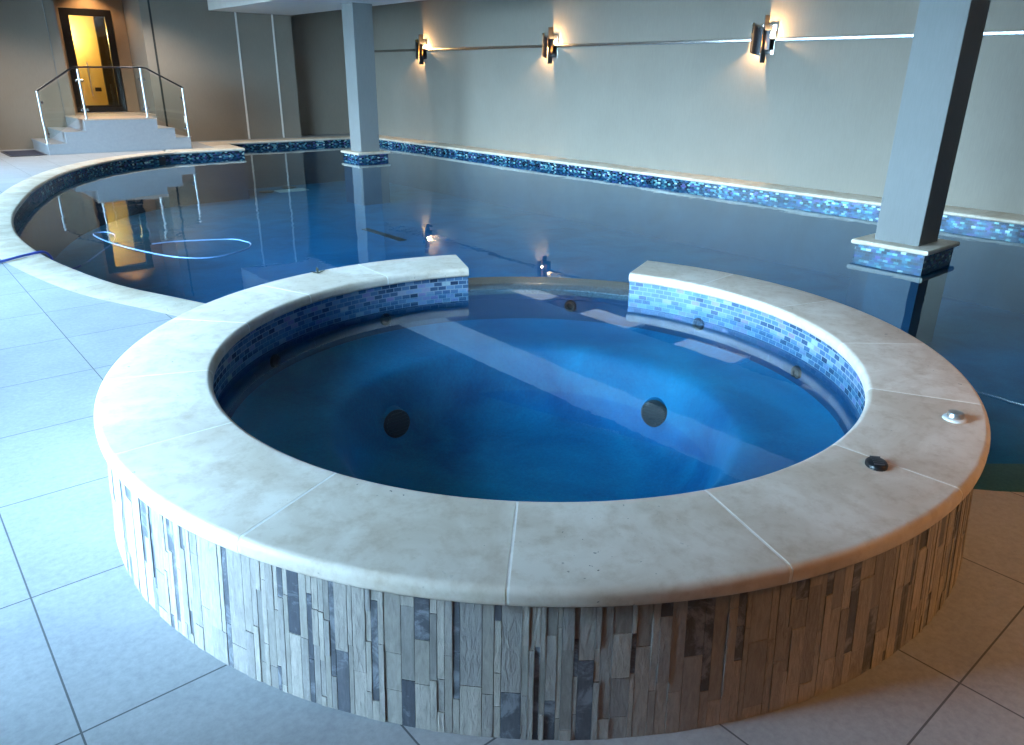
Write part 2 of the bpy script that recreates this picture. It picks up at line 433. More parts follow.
# ---- setting: walls and ceiling
CE = 3.2
struct('wall_right', nbox(8.43, 8.63, -7.2, 16.6, -.05, CE), M['wall'], smooth=False)
bm = bmesh.new(); prism(bm, [(-5, 15.95), (1.55, 15.95), (1.55, 17.2), (1.35, 17.2), (1.35, 16.15), (-5, 16.15)], -.05, CE)
struct('wall_back', bm, M['wall'], smooth=False)
bm = bmesh.new(); prism(bm, [(3.13, 15.95), (6.47, 15.95), (6.47, 16.4), (8.43, 16.4), (8.43, 16.6), (6.27, 16.6), (6.27, 16.15), (3.33, 16.15), (3.33, 17.2), (3.13, 17.2)], -.05, CE)
struct('wall_back', bm, M['wall'], smooth=False)
# alcove back wall with the doorway in it
bm = bmesh.new()
box(bm, 1.56, 1.84, 17.12, 17.30, .4, CE); box(bm, 2.87, 3.12, 17.12, 17.30, .4, CE); box(bm, 1.84, 2.87, 17.12, 17.30, 2.70, CE)
struct('wall_alcove', bm, M['alcove'], smooth=False)
bm = bmesh.new(); box(bm, 1.552, 1.57, 15.955, 17.12, .6, CE)
struct('wall_alcove_lining', bm, M['alcove'], smooth=False)
struct('wall_front', nbox(-5, 8.63, -7.2, -7.0, -.05, CE), M['brown'], smooth=False)
struct('ceiling', nbox(-5, 8.63, -7.2, 17.3, CE, CE+.15), M['ceil'], smooth=False)
struct('ceiling_beam', nbox(4.56, 6.47, -7.0, 16.1, 2.73, CE, bev=.006), M['white'], smooth=False)
for y in (9.2, 7.0, 4.85, 2.55, .3):  # panels guessed from reflected patches; glow added so their reflection shows
    cp = struct('assumed_ceiling_light', nbox(7.17, 7.93, y-1.15, y+.03, CE-.05, CE, bev=.004), M['white'], smooth=False)
    part('lens', nbox(7.2, 7.9, y-1.12, y, CE-.055, CE-.04), M['panel_glow'], cp, smooth=False)
for i, x in enumerate((5.15, 6.01)):
    struct('trim_%d' % (i+1), nbox(x-.02, x+.02, 15.935, 15.955, 0, CE, bev=.004), M['white'], smooth=False)
struct('trim_3', nbox(1.355, 1.375, 15.94, 15.955, 0, CE, bev=.003), M['column'], smooth=False)
struct('trim_4', nbox(3.305, 3.345, 15.94, 15.955, 0, CE, bev=.003), M['joint'], smooth=False)
bm = bmesh.new(); box(bm, 8.412, 8.43, -6.9, 16.38, 1.974, 2.026, bev=.006)
rail = obj('wall_rail', bm, M['rail'], None, loc=(8.42, 4.7, 2.0))
tag(rail, 'thin polished steel strip running along the long wall behind the sconces', 'wall trim')
e = nbox(8.40, 8.432, 16.32, 16.375, 1.93, 2.07, bev=.006)
o = obj('end_plate', e, M['rail'], None, loc=(8.42, 4.7, 2.0)); o.parent = rail; o.location = (0, 0, 0)

# ---- setting: window wall on the left, open to daylight
WX = -3.3
wins = [(-.3, 2.2), (2.6, 5.8), (6.2, 9.4), (9.8, 13.0)]
bm = bmesh.new(); ys = [-7.2]+[v for w_ in wins for v in w_]+[16.1]
for a, b in zip(ys[0::2], ys[1::2]): box(bm, WX-.2, WX, a, b, -.05, CE)
box(bm, WX-.2, WX, -.3, 13.0, 3.0, CE)
struct('wall_left', bm, M['brown'], smooth=False)
for i, (a, b) in enumerate(wins):
    bm = bmesh.new()
    for q in (a+.03, (a+b)/2, b-.03): box(bm, WX-.12, WX-.06, q-.03, q+.03, 0, 3.0)
    for z in (.03, 2.97): box(bm, WX-.12, WX-.06, a, b, z-.03, z+.03)
    wf = struct('window_%d' % (i+1), bm, M['dark'], smooth=False)
    part('pane', nbox(WX-.094, WX-.086, a+.06, b-.06, .06, 2.94), M['glass'], wf, smooth=False)
    ld = bpy.data.lights.new('window_portal', 'AREA'); ld.shape = 'RECTANGLE'; ld.size = b-a; ld.size_y = 2.96; ld.cycles.is_portal = True
    lo = bpy.data.objects.new('window_portal', ld); COL.objects.link(lo)
    lo.location = (WX-.16, (a+b)/2, 1.5); lo.rotation_euler = (PI/2, 0, -PI/2)
struct('ground_outside', nbox(-40, WX-.2, -40, 40, -.3, -.06), M['ground'], smooth=False)
struct('light_leak_slab', nbox(-5, 9, -8, 20, -1.6, -1.4), M['ground'], smooth=False)  # unseen slab added to stop sky light leaking in from below

# ------------------------------------------------------------------ pool
pool = thing('swimming_pool', 'large curved indoor swimming pool with pale travertine edge and blue mosaic waterline', 'swimming pool', (3.5, 6, 0))
bm = bmesh.new(); inner = offset_path(pool_path, -.025)
closed = [p for p in inner]
prism(bm, [(p.x, p.y) for p in closed], PF-.1, PF)
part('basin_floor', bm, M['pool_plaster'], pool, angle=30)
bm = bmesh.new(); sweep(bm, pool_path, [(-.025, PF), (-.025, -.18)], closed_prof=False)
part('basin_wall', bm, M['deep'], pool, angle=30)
bm = bmesh.new(); sweep(bm, pool_path, [(-.022, -.185), (-.022, -.045)], uv=True, closed_prof=False)
part('waterline_tile', bm, M['pool_tile'], pool, angle=30)
for run, w_, st in ((left_run, .315, .62), (far_run[:2], .50, .85), (far_run[1:3], .50, .72), (far_run[2:], .50, .71), (right_run, .50, .65)):
    if run is far_run: continue
    for piece in cut_path(run, st):
        if run is left_run and piece[-1].length < 1.62: continue
        bm = bmesh.new()
        sweep(bm, piece, bull(w_, .05, -.0015 if (run[0]-far_run[1]).length < .01 and len(run) == 2 else 0.0))
        part('coping_stone', bm, M['trav_pool'], pool, angle=35)
bm = bmesh.new(); box(bm, 3.74, 4.16, 13.84, 14.27, -.05, -.002)
part('corner_stone', bm, M['trav_pool'], pool, smooth=False)
for b in ((2.75, 3.74, 14.0, 14.30, -.003), (3.80, 4.37, 15.16, 15.76, -.001), (7.90, 8.43, 15.20, 15.78, -.001), (3.55, 4.14, 13.90, 15.70, -.004)):
    part('corner_stone', nbox(b[0], b[1], b[2], b[3], -.05, b[4]), M['trav_pool'], pool, smooth=False)
for run, w_ in ((left_run, .325), (right_run, .50)):
    bm = bmesh.new(); sweep(bm, run, [(-w_, -.046), (-w_, -.0015), (-.03, -.0015), (-.03, -.046)])
    part('grout', bm, M['grout'], pool)
# underwater ledge on the near edge
bm = bmesh.new(); sweep(bm, near_run[4:-1], [(-.03, -.9), (-.03, -.24), (.68, -.24), (.68, -.9)])
part('ledge', bm, mat_plaster('pale_ledge_plaster', (.06, .11, .11), (.12, .18, .17)), pool, angle=30)
# floor fittings and a bright patch
part('drain_channel', nbox(4.37, 4.50, 8.15, 9.40, PF, PF+.012, bev=.004), M['grille'], pool, smooth=False)
for x, y, c in ((4.85, 14.55, 'black'), (5.55, 15.6 - .7, 'black')):
    bm = bmesh.new(); lathe(bm, disc_profile(.16, .02), Matrix.Translation((x, y, PF))); part('floor_return', bm, M['black'], pool)
part('bright_patch', nbox(5.05, 5.75, 14.25, 14.6, PF, PF+.02, bev=.006), M['pale'], pool, smooth=False)  # bright cyan patch drawn as a flat pale plate
bm = bmesh.new(); c = V2((2.45, 13.66))
box(bm, 2.28, 2.52, 13.655, 13.668, -.26, -.07, bev=.005); part('skimmer_mouth', bm, M['black'], pool, smooth=False)

bm = bmesh.new(); pts = [p for p in offset_path(pool_path, -.02)]
vs = [bm.verts.new((p.x, p.y, ZP)) for p in pts]
for t in tessellate_polygon([[v.co.copy() for v in vs]]): bm.faces.new([vs[i] for i in t])
wtr = obj('pool_water', bm, M['pool_water'], None, loc=(3.5, 6, ZP), smooth=False)
tag(wtr, 'still dark blue water of the big pool mirroring walls and columns', 'water', kind='stuff')

# ------------------------------------------------------------------ columns standing in the pool
for (cx, cy, lab) in ((5.73, .87, 'thick square grey column standing in the pool close behind the raised spa'), (5.98, 11.95, 'square grey column far back in the pool under the white ceiling beam')):
    c = thing('column', lab, 'column', (cx, cy, PF), group='square columns standing in the pool')
    part('shaft', nbox(cx-.215, cx+.215, cy-.215, cy+.215, -.002, 2.735, bev=.006), M['column'], c, smooth=False)
    bm = bmesh.new(); sq = [V2(p) for p in ((cx-.37, cy-.37), (cx-.37, cy+.37), (cx+.37, cy+.37), (cx+.37, cy-.37))]
    box(bm, cx-.37, cx+.37, cy-.37, cy+.37, -.05, 0)
    es = [e for e in bm.edges if abs(e.verts[0].co.z-e.verts[1].co.z) < 1e-6]
    bmesh.ops.bevel(bm, geom=es, offset=.02, segments=4, affect='EDGES', profile=.5)
    part('coping_cap', bm, M['trav_pool'], c)
    bm = bmesh.new(); lay = bm.loops.layers.uv.verify()
    h = .335; q = [(cx-h, cy-h), (cx+h, cy-h), (cx+h, cy+h), (cx-h, cy+h)]
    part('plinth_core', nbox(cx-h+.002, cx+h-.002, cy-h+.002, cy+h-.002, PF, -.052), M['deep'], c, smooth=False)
    for i in range(4):
        a, b = q[i], q[(i+1) % 4]
        vs = [bm.verts.new((*a, -.19)), bm.verts.new((*b, -.19)), bm.verts.new((*b, -.048)), bm.verts.new((*a, -.048))]
        f = bm.faces.new(vs)
        for l, uv in zip(f.loops, ((i*.7, -.19), (i*.7+2*h, -.19), (i*.7+2*h, -.048), (i*.7, -.048))): l[lay].uv = uv
    part('tiled_plinth', bm, M['pool_tile'], c, smooth=False)

# ------------------------------------------------------------------ raised round spa
spa = thing('hot_tub', 'raised round hot tub with travertine rim and vertical stone mosaic wall', 'hot tub', (0, 0, 0))
A_R, A_L = 24.0, 65.6        # the spill gap lies between these angles
# coping stones
ZT, TH = .43, .052
def ring_outline(inset=0):
    pts = []; rb, rt = .015, .021
    for cx_, cz, r, a0 in ((RO-rb, ZT-TH+rb, rb, -90), (RO-rt, ZT-rt, rt, 0), (RI+rt, ZT-rt, rt, 90), (RI+rb, ZT-TH+rb, rb, 180)):
        for i in range(7):
            a = math.radians(a0+90*i/6); pts.append((cx_+(r-inset)*math.cos(a), cz+(r-inset)*math.sin(a)))
    return pts
span = 360-(A_L-A_R); n = 14
joints = [A_R, 5.0, -17.0, -40.5, -63.0, -87.2, -111.2, -134.0, -157.3, -180.0, -202.6, -228.0, -250.0, -272.5, A_L-360]
for a, b in zip(joints, joints[1:]):
    bm = bmesh.new(); revolve(bm, ring_outline(), a-.16, b+.16, 14)
    part('coping_stone', bm, M['trav'], spa, angle=35)
bm = bmesh.new()
out = ring_outline(.0007)
revolve(bm, out, joints[0]-.2, joints[-1]+.2, 140); part('grout', bm, M['grout'], spa)
# core of the wall (behind cladding and tile)
ZB = ZT-TH+.002
bm = bmesh.new()
revolve(bm, [(RT, ZB), (RT, .225)], A_R, A_L-360, 120, closed=False, uv=True)
part('tile_band', bm, M['spa_tile'], spa)
for a in (A_R-.4, A_L+.4):
    bm = bmesh.new(); lay = bm.loops.layers.uv.verify()
    ar = math.radians(a); d = (math.cos(ar), math.sin(ar))
    vs = [bm.verts.new((d[0]*r, d[1]*r, z)) for r, z in ((RT, .2), (RB, .2), (RB, ZB), (RT, ZB))]
    f = bm.faces.new(vs)
    for l, uv in zip(f.loops, ((RT, .2), (RB, .2), (RB, ZB), (RT, ZB))): l[lay].uv = uv
    part('end_tile', bm, M['spa_tile'], spa, smooth=False)
bm = bmesh.new(); revolve(bm, [(RT, .262), (RT, .286), (RT+.02, .290), (RB, .278), (RB+.01, .27), (RB+.01, .0), (RT+.1, 0)], A_R-.5, A_L+.5, 40, uv=True)
part('spill_lip', bm, M['lip'], spa)
# outer wall on the pool side
bm = bmesh.new(); revolve(bm, [(RB-.004, ZB), (RB-.004, PF)], A_L, 92, 14, closed=False, uv=True); revolve(bm, [(RB-.004, ZB), (RB-.004, PF)], -62, A_R, 30, closed=False, uv=True)
revolve(bm, [(RB-.004, .1), (RB-.004, PF)], A_R, A_L, 20, closed=False, uv=True)
part('tiled_wall', bm, M['pool_tile'], spa)
bm = bmesh.new(); revolve(bm, [(RB-.016, ZB), (RB+.016, 0), (RB+.016, -.05)], 88, 304, 120, closed=False)
part('wall_bed', bm, M['grout'], spa)
# strip mosaic cladding on the dry side: each strip stands a little proud of the next
bm = bmesh.new(); fl = bm.faces.layers.float.new('piece') if False else None
attr = []
rnd = random.Random(11)
a = 88.0
while a < 304:
    w_ = rnd.choice([.014, .017, .02, .02, .024, .03, .036, .044, .054]) * rnd.uniform(.75, 1.0)
    da = math.degrees(w_/RB); z = 0.0; first = True
    while z < ZB-.001:
        h = rnd.uniform(.07, .30)
        if first: h *= rnd.uniform(.3, 1); first = False
        z1 = min(ZB, z+h)
        if ZB-z1 < .04: z1 = ZB
        t = rnd.random()
        mi = 2 if t < .18 else (1 if t < .40 else 0)
        dr = rnd.uniform(-.0012, .0018) if mi == 0 else rnd.uniform(-.0018, .0)
        nsub = max(1, round(da/.7)); g = .022
        R1 = RB+dr
        cols = []
        for k in range(nsub+1):
            q = math.radians(a+g+(da-2*g)*k/nsub); cols.append((math.cos(q), math.sin(q)))
        ring = [[bm.verts.new((c_[0]*(r+.032*(1-zz/.38)), c_[1]*(r+.032*(1-zz/.38)), zz)) for r, zz in ((RB-.02, z+.0008), (R1, z+.0008), (R1, z1-.0008), (RB-.02, z1-.0008))] for c_ in cols]
        v = rnd.random(); fs = []
        for A, B in zip(ring, ring[1:]):
            for j in range(3): fs.append(bm.faces.new((A[j], B[j], B[j+1], A[j+1])))
        fs.append(bm.faces.new(ring[0])); fs.append(bm.faces.new(ring[-1]))
        for f in fs: f.material_index = mi; attr.append(v)
        z = z1
    a += da
clad = part('strip_mosaic', bm, [M['strip_light'], M['strip_mid'], M['strip_dark']], spa, smooth=False)
at = clad.data.attributes.new('piece', 'FLOAT', 'FACE'); at.data.foreach_set('value', attr)
# basin: seat, sloping foot well, floor
bm = bmesh.new()
revolve(bm, [(RT+.004, .262), (RT+.004, .226), (RT+.0005, .225), (RT+.0005, .14), (RT-.03, .11)], 0, 360, 96, closed=False)
part('basin_wall', bm, mat_plaster('navy_plaster', (.002, .030, .085), (.004, .06, .15)), spa, angle=60)
bm = bmesh.new()
prof = [(RT-.03, .11), (1.25, .088), (1.0, .08), (.90, .075), (.875, .055), (.845, .01), (.825, -.05), (.805, -.14), (.77, -.22), (.68, -.275), (.45, -.305), (.001, -.31)]
revolve(bm, prof, 0, 360, 96, closed=False)
part('basin', bm, M['spa_plaster'], spa, angle=60)
# suction covers on the sloping foot-well wall
def on_slope(ang, r, z, slope):
    ar = math.radians(ang); inward = Vector((-math.cos(ar), -math.sin(ar), 0)); nrm = (inward*math.cos(slope)+Vector((0, 0, 1))*math.sin(slope)).normalized()
    q = nrm.to_track_quat('Z', 'Y').to_matrix().to_4x4()
    return Matrix.Translation(Vector((r*math.cos(ar), r*math.sin(ar), z))) @ q
for ang, fang, r0, z0 in ((112, 88, .765, -.15), (-4, 18, .79, -.13)):
    far = math.radians(fang); nrm = Vector((-math.cos(far), -math.sin(far), .12)).normalized()
    mt = Matrix.Translation((r0*math.cos(math.radians(ang)), r0*math.sin(math.radians(ang)), z0)) @ nrm.to_track_quat('Z', 'Y').to_matrix().to_4x4()
    bm = bmesh.new(); lathe(bm, [(0, -.12), (.085, -.12), (.078, -.02), (.072, .001), (0, .001)], mt, 28); part('cover_boss', bm, M['spa_plaster'], spa)
    bm = bmesh.new()
    lathe(bm, [(0, 0), (.073, 0), (.073, .008), (.066, .014), (.05, .017), (0, .018)], mt, 28)
    dc = part('drain_cover', bm, M['grille'], spa)
    bm = bmesh.new()
    for k in range(-3, 4):
        hw = math.sqrt(.062**2-(k*.018)**2)
        b2 = bmesh.new(); box(b2, -hw, hw, k*.018-.004, k*.018+.004, .010, .0200)
        b2.transform(mt); me = bpy.data.meshes.new('t'); b2.to_mesh(me); b2.free(); bm.from_mesh(me); bpy.data.meshes.remove(me)
    part('slats', bm, M['grille'], dc, smooth=False)
for ang, z in ((39, .19), (88, .175), (122, .16), (-25, .15), (5, .20)):
    bm = bmesh.new(); mt = on_slope(ang, RT-.001, z, 0)
    lathe(bm, [(0, .004), (.012, .004), (.018, .012), (.030, .014), (.036, .006), (.036, 0)], mt, 20)
    part('jet_nozzle', bm, M['grille'], spa)
# air buttons on the rim
bx, by = .03, -1.46
bm = bmesh.new(); mt = Matrix.Translation((bx, by, ZT-.001)) @ Matrix.Rotation(.7, 4, 'Z') @ Matrix.Diagonal((1.1, .9, .72, 1))
lathe(bm, [(0, 0), (.034, 0), (.034, .012), (.030, .020), (.018, .025), (0, .026)], mt, 24)
ab = part('air_button', bm, M['black'], spa); ab['label'] = 'black ridged air button on the stone rim'
bm = bmesh.new()
for k in range(-2, 3):
    b2 = bmesh.new(); box(b2, k*.011-.0018, k*.011+.0018, -.016, .016, .022, .0262)
    b2.transform(mt); me = bpy.data.meshes.new('t'); b2.to_mesh(me); b2.free(); bm.from_mesh(me); bpy.data.meshes.remove(me)
part('ridges', bm, mat_plain('grey_plastic_ridges', (.10, .10, .11), .4), ab, smooth=False)
bx, by = .555, -1.475
bm = bmesh.new(); mt = Matrix.Translation((bx, by, ZT-.001))
lathe(bm, [(0, 0), (.037, 0), (.036, .007), (.030, .010), (0, .010)], mt, 28)
cb = part('air_button', bm, mat_plain('white_plastic', (.75, .75, .75), .35), spa); cb['label'] = 'chrome air button in a white ring'
bm = bmesh.new(); lathe(bm, [(.026, .008), (.026, .020), (.022, .026), (0, .027)], mt, 28); part('push_cap', bm, M['steel'], cb)
# spa water
bm = bmesh.new(); ctr = bm.verts.new((0, 0, ZW)); ring = [bm.verts.new((RT*math.cos(2*PI*k/120), RT*math.sin(2*PI*k/120), ZW)) for k in range(120)]
for k in range(120): bm.faces.new((ctr, ring[k], ring[(k+1) % 120]))
sw = obj('spa_water', bm, M['spa_water'], None, loc=(0, 0, ZW), smooth=False)
tag(sw, 'clear bright blue water filling the round hot tub', 'water', kind='stuff')
# scrap on the rim
bm = bmesh.new()
for k, (an, ln) in enumerate(((.2, .05), (2.4, .045), (1.3, .035), (4.2, .03))):
    d = Vector((math.cos(an), math.sin(an), 0)); s = Vector((-d.y, d.x, 0)); up = .006+.012*(k == 2)
    a0 = Vector((-.215, 1.60, ZT+.001))
    pts = [a0-s*.004, a0+d*ln*.5-s*.008+Vector((0, 0, up)), a0+d*ln+Vector((0, 0, up*1.6)), a0+d*ln*.5+s*.008+Vector((0, 0, up)), a0+s*.004]
    lo = [bm.verts.new(p) for p in pts]; hi = [bm.verts.new(p+Vector((0, 0, .002))) for p in pts]
    bm.faces.new(hi); bm.faces.new(lo[::-1])
    for i in range(5): bm.faces.new((lo[i], lo[(i+1) % 5], hi[(i+1) % 5], hi[i]))
lf = obj('dry_leaf', bm, M['leaf'], None, loc=(-.215, 1.60, ZT), smooth=False)
tag(lf, 'tiny dark curled leaf lying on the far rim of the hot tub', 'leaf')

# ------------------------------------------------------------------ blue hose
hose_pts = [(-3.4, 4.2, .014), (-2.4, 4.62, .014), (-1.75, 4.88, .014), (-1.36, 5.06, .014), (-1.18, 5.18, .016), (-1.02, 5.27, .012), (-.965, 5.30, -.03), (-.94, 5.30, -.11), (-.90, 5.31, -.18), (-.72, 5.45, -.19), (-.45, 5.9, -.185), (-.22, 6.34, -.18), (-.14, 6.6, -.155), (-.20, 6.8, -.152), (-.32, 6.7, -.152), (-.27, 6.1, -.152), (-.08, 5.36, -.15), (.10, 5.01, -.15), (.32, 4.89, -.15), (.65, 5.02, -.15), (.81, 5.25, -.15), (.81, 5.43, -.15), (.73, 5.62, -.152), (.26, 5.85, -.154), (.05, 5.95, -.17)]
sp = spline(hose_pts, 8)
hz = thing('pool_hose', 'blue vacuum hose trailing over the left coping and looping in the water', 'hose', (-1.4, 5.05, 0))
k = 8*9
bm = bmesh.new(); tube(bm, sp[:k+1], .011, 8); part('dry_length', bm, M['hose'], hz)
bm = bmesh.new(); tube(bm, sp[k:], .0065, 8); part('wet_length', bm, M['hose_pale'], hz)

# ------------------------------------------------------------------ steps, railing, door, mat
st = thing('entrance_steps', 'pale stone landing with three steps down each side, below the glass door', 'steps', (2, 15.1, 0))
y0, y1 = 14.35, 15.94
bm = bmesh.new()
prof = [(.69, 0), (.69, .17), (1.01, .17), (1.01, .375), (1.37, .375), (1.37, .59), (2.67, .59), (2.67, .385), (2.99, .385), (2.99, .20), (3.28, .20), (3.28, 0)]
lo = [bm.verts.new((x, y0+.01, z)) for x, z in prof]; hi = [bm.verts.new((x, y1, z)) for x, z in prof]
for t in tessellate_polygon([[Vector((x, z, 0)) for x, z in prof]]):
    bm.faces.new([lo[i] for i in t]); bm.faces.new([hi[i] for i in t][::-1])
for i in range(len(prof)): bm.faces.new((lo[i], hi[i], hi[(i+1) % len(prof)], lo[(i+1) % len(prof)]))
part('plinth', bm, M['step'], st, smooth=False)
for x0, x1, z in ((.68, 1.015, .195), (1.00, 1.375, .40), (2.665, 3.0, .41), (2.985, 3.29, .225)):
    part('tread', nbox(x0, x1, y0, y1, z-.025, z, bev=.003), M['step'], st, smooth=False)
part('landing', nbox(1.36, 2.68, y0, 15.94, .59, .615, bev=.003), M['warm_lit'], st, smooth=False)
part('landing', nbox(1.575, 3.12, 15.94, 17.11, .56, .612, bev=.003), M['warm_lit'], st, smooth=False)

rl = thing('stair_railing', 'glass balustrade with slim steel posts along the front of the entrance steps', 'railing', (2, 14.42, .2))
YR = 14.42
posts = [(.70, .195, 1.12), (1.43, .615, 1.50), (2.53, .615, 1.53), (3.275, .225, 1.17)]
for i, (x, z0, z1) in enumerate(posts):
    bm = bmesh.new(); tube(bm, [(x, YR, z0+.012), (x, YR, z1)], .021, 12); lathe(bm, [(0, 0), (.045, 0), (.045, .008), (.03, .014), (0, .014)], Matrix.Translation((x, YR, z0)), 16)
    po = part('post', bm, M['steel'], rl)
    for z in (z0+.17, z1-.20):
        for s in ((1,) if i == 0 else (-1,) if i == 3 else (-1, 1)):
            bm = bmesh.new(); box(bm, x+s*.045-.022, x+s*.045+.022, YR-.016, YR+.016, z-.022, z+.022, bev=.005)
            part('glass_clamp', bm, M['chrome'], po, smooth=False)
bm = bmesh.new(); tube(bm, [(.685, YR, 1.10), (.72, YR, 1.135), (1.34, YR, 1.52), (1.40, YR, 1.535), (2.56, YR, 1.545), (2.64, YR, 1.53), (3.26, YR, 1.19), (3.29, YR, 1.165)], .017, 10)
part('handrail', bm, M['brushed_dark'], rl)
def pane(pts):
    bm = bmesh.new(); a = [bm.verts.new((x, YR-.005, z)) for x, z in pts]; b = [bm.verts.new((x, YR+.005, z)) for x, z in pts]
    bm.faces.new(a[::-1]); bm.faces.new(b); n = len(pts)
    for i in range(n): bm.faces.new((a[i], a[(i+1) % n], b[(i+1) % n], b[i]))
    return bm
part('glass_panel', pane([(.74, .27), (1.39, .70), (1.39, 1.50), (.74, 1.10)]), M['railglass'], rl, smooth=False)
part('glass_panel', pane([(1.47, .66), (2.49, .66), (2.49, 1.51), (1.47, 1.51)]), M['railglass'], rl, smooth=False)
part('glass_panel', pane([(2.57, .66), (3.235, .30), (3.235, 1.16), (2.57, 1.51)]), M['railglass'], rl, smooth=False)

bm = bmesh.new()
for b in ((1.85, 2.02, .615, 2.695), (2.72, 2.86, .615, 2.695), (2.02, 2.72, 2.56, 2.695), (2.02, 2.72, .615, .76)):
    box(bm, b[0], b[1], 17.13, 17.20, b[2], b[3])
door = struct('door_1', bm, M['dark'], smooth=False); door['label'] = 'dark framed glass door at the top of the entrance steps'
part('glass_pane', nbox(2.02, 2.72, 17.16, 17.17, .76, 2.56), M['glass'], door, smooth=False)
bm = bmesh.new(); tube(bm, [(2.20, 17.09, .95), (2.20, 17.09, 1.65)], .012, 8)
for z in (1.02, 1.58): tube(bm, [(2.20, 17.09, z), (2.20, 17.16, z)], .008, 8)
part('door_handle', bm, M['steel'], door)
# hallway behind the door
bm = bmesh.new(); box(bm, .2, 5.2, 19.4, 19.5, .5, CE); box(bm, .1, .2, 17.35, 19.5, .5, CE); box(bm, 5.2, 5.3, 17.35, 19.5, .5, CE); box(bm, .2, 5.2, 17.34, 19.4, CE-.02, CE)
box(bm, .2, 1.82, 17.31, 17.35, .5, CE); box(bm, 2.9, 5.2, 17.31, 17.35, .5, CE)
struct('wall_hallway', bm, M['hall'], smooth=False)
struct('floor_hallway', nbox(.2, 5.2, 17.2, 19.4, .55, .61), M['step'], smooth=False)
bm = bmesh.new(); box(bm, 3.02, 3.9, 19.33, 19.41, .61, 2.75)
struct('door_2', bm, M['dark'], smooth=False)
hs = thing('hallway_lamp', 'glowing wall lamp seen through the glass door', 'lamp', (2.30, 19.38, 2.1))
bm = bmesh.new(); lathe(bm, [(0, 0), (.05, 0), (.07, .06), (.06, .14), (.03, .18), (0, .18)], Matrix.Translation((2.30, 19.30, 2.14))); part('lamp_shade', bm, M['hallbulb'], hs)
bm = bmesh.new(); box(bm, 2.27, 2.33, 19.37, 19.40, 2.0, 2.2); box(bm, 2.29, 2.31, 19.30, 19.38, 2.12, 2.15); part('bracket', bm, M['steel'], hs, smooth=False)
wp = obj('switch_plate', nbox(2.78, 2.92, 19.385, 19.40, 1.0, 1.09, bev=.003), M['dark'], None, loc=(2.85, 19.4, 1.04), smooth=False)
tag(wp, 'small dark plate on the cream hallway wall seen through the glass door', 'wall plate')

mt_ = thing('door_mat', 'dark flat mat on the pale floor left of the entrance steps', 'mat', (.35, 14.95, 0))
part('pile', nbox(.09, .62, 14.42, 15.5, 0, .012, bev=.004), M['mat'], mt_, smooth=False)
bm = bmesh.new()
for b in ((.06, .65, 14.39, 14.42), (.06, .65, 15.5, 15.53), (.06, .09, 14.42, 15.5), (.62, .65, 14.42, 15.5)): box(bm, b[0], b[1], b[2], b[3], 0, .009)
part('border', bm, M['black'], mt_, smooth=False)

# ------------------------------------------------------------------ wall sconces
def shell(bm, pts, th):
    """thin curved plate: pts is a list of (x, y, z_bottom, z_top)"""
    P = [Vector((p[0], p[1])) for p in pts]; Q = offset_path(P, th)
    rows = [[bm.verts.new((*p, z[2])), bm.verts.new((*p, z[3])), bm.verts.new((*q, z[3])), bm.verts.new((*q, z[2]))] for p, q, z in zip(P, Q, pts)]
    for A, B in zip(rows, rows[1:]):
        for j in range(4): bm.faces.new((A[j], B[j], B[(j+1) % 4], A[(j+1) % 4]))
    bm.faces.new(rows[0]); bm.faces.new(rows[-1][::-1])
SY = 4.43; SX = 8.43
sc = thing('wall_sconce', '', 'wall lamp', (SX, SY, 2.0), group='metal sconces on the long wall')
part('back_plate', nbox(SX-.016, SX-.001, SY-.13, SY+.10, 1.80, 2.20, bev=.003), M['rail'], sc, smooth=False)
part('fin', nbox(SX-.135, SX-.016, SY-.005, SY+.005, 1.69, 2.32, bev=.002), M['brushed_dark'], sc, smooth=False)
def arc_pts(ry, rd, n=12): return [(SX-.016-rd*math.sin(PI/2*i/n), SY-.004+ry*math.cos(PI/2*i/n)) for i in range(n+1)]
bm = bmesh.new(); shell(bm, [(x, y, 1.86-.08*(i/12), 2.24-.10*(i/12)) for i, (x, y) in enumerate(arc_pts(.25, .14))], .005); sh = part('shade', bm, M['brushed_dark'], sc)
bm = bmesh.new(); shell(bm, [(x, y, 1.90, 2.235-.10*(i/12)) for i, (x, y) in enumerate(arc_pts(.243, .134))], .002); part('lining', bm, M['gold'], sh)
bm = bmesh.new(); prism(bm, [(SX-.016, SY+.006)]+arc_pts(.240, .131), 2.06, 2.064); part('shade_cap', bm, M['gold'], sc, smooth=False)
bm = bmesh.new(); box(bm, SX-.095, SX-.091, SY-.10, SY-.006, 1.86, 2.12); box(bm, SX-.091, SX-.016, SY-.14, SY-.006, 2.01, 2.015); part('baffle', bm, M['brushed_dark'], sc, smooth=False)
for dy, z in ((.07, 1.965), (-.035, 2.045)):
    bm = bmesh.new(); bmesh.ops.create_uvsphere(bm, u_segments=12, v_segments=8, radius=.014, matrix=Matrix.Translation((SX-.06, SY+dy, z))); b_ = part('bulb', bm, M['bulb'], sc)
    ld = bpy.data.lights.new('sconce_light', 'POINT'); ld.energy = 34; ld.color = (1, .60, .25); ld.shadow_soft_size = .018
    lo = bpy.data.objects.new('sconce_light', ld); COL.objects.link(lo); lo.parent = sc; lo.location = (-.06, dy, z-2.0+(-.025 if dy > 0 else .025))
def copy_tree(o, parent=None):
    c = o.copy(); COL.objects.link(c); c.parent = parent
    for ch in [x for x in bpy.data.objects if x.parent == o]: copy_tree(ch, c)
    return c
sc['label'] = 'dark metal wall sconce closest to the thick front column, bright steel strip each side'
for y, lab in ((8.98, 'dark metal wall sconce between two others, second along the long wall'), (13.32, 'dark metal wall sconce beside the far column, smallest in view')):
    c = copy_tree(sc); c.location = (SX, y, 2.0); c['label'] = lab

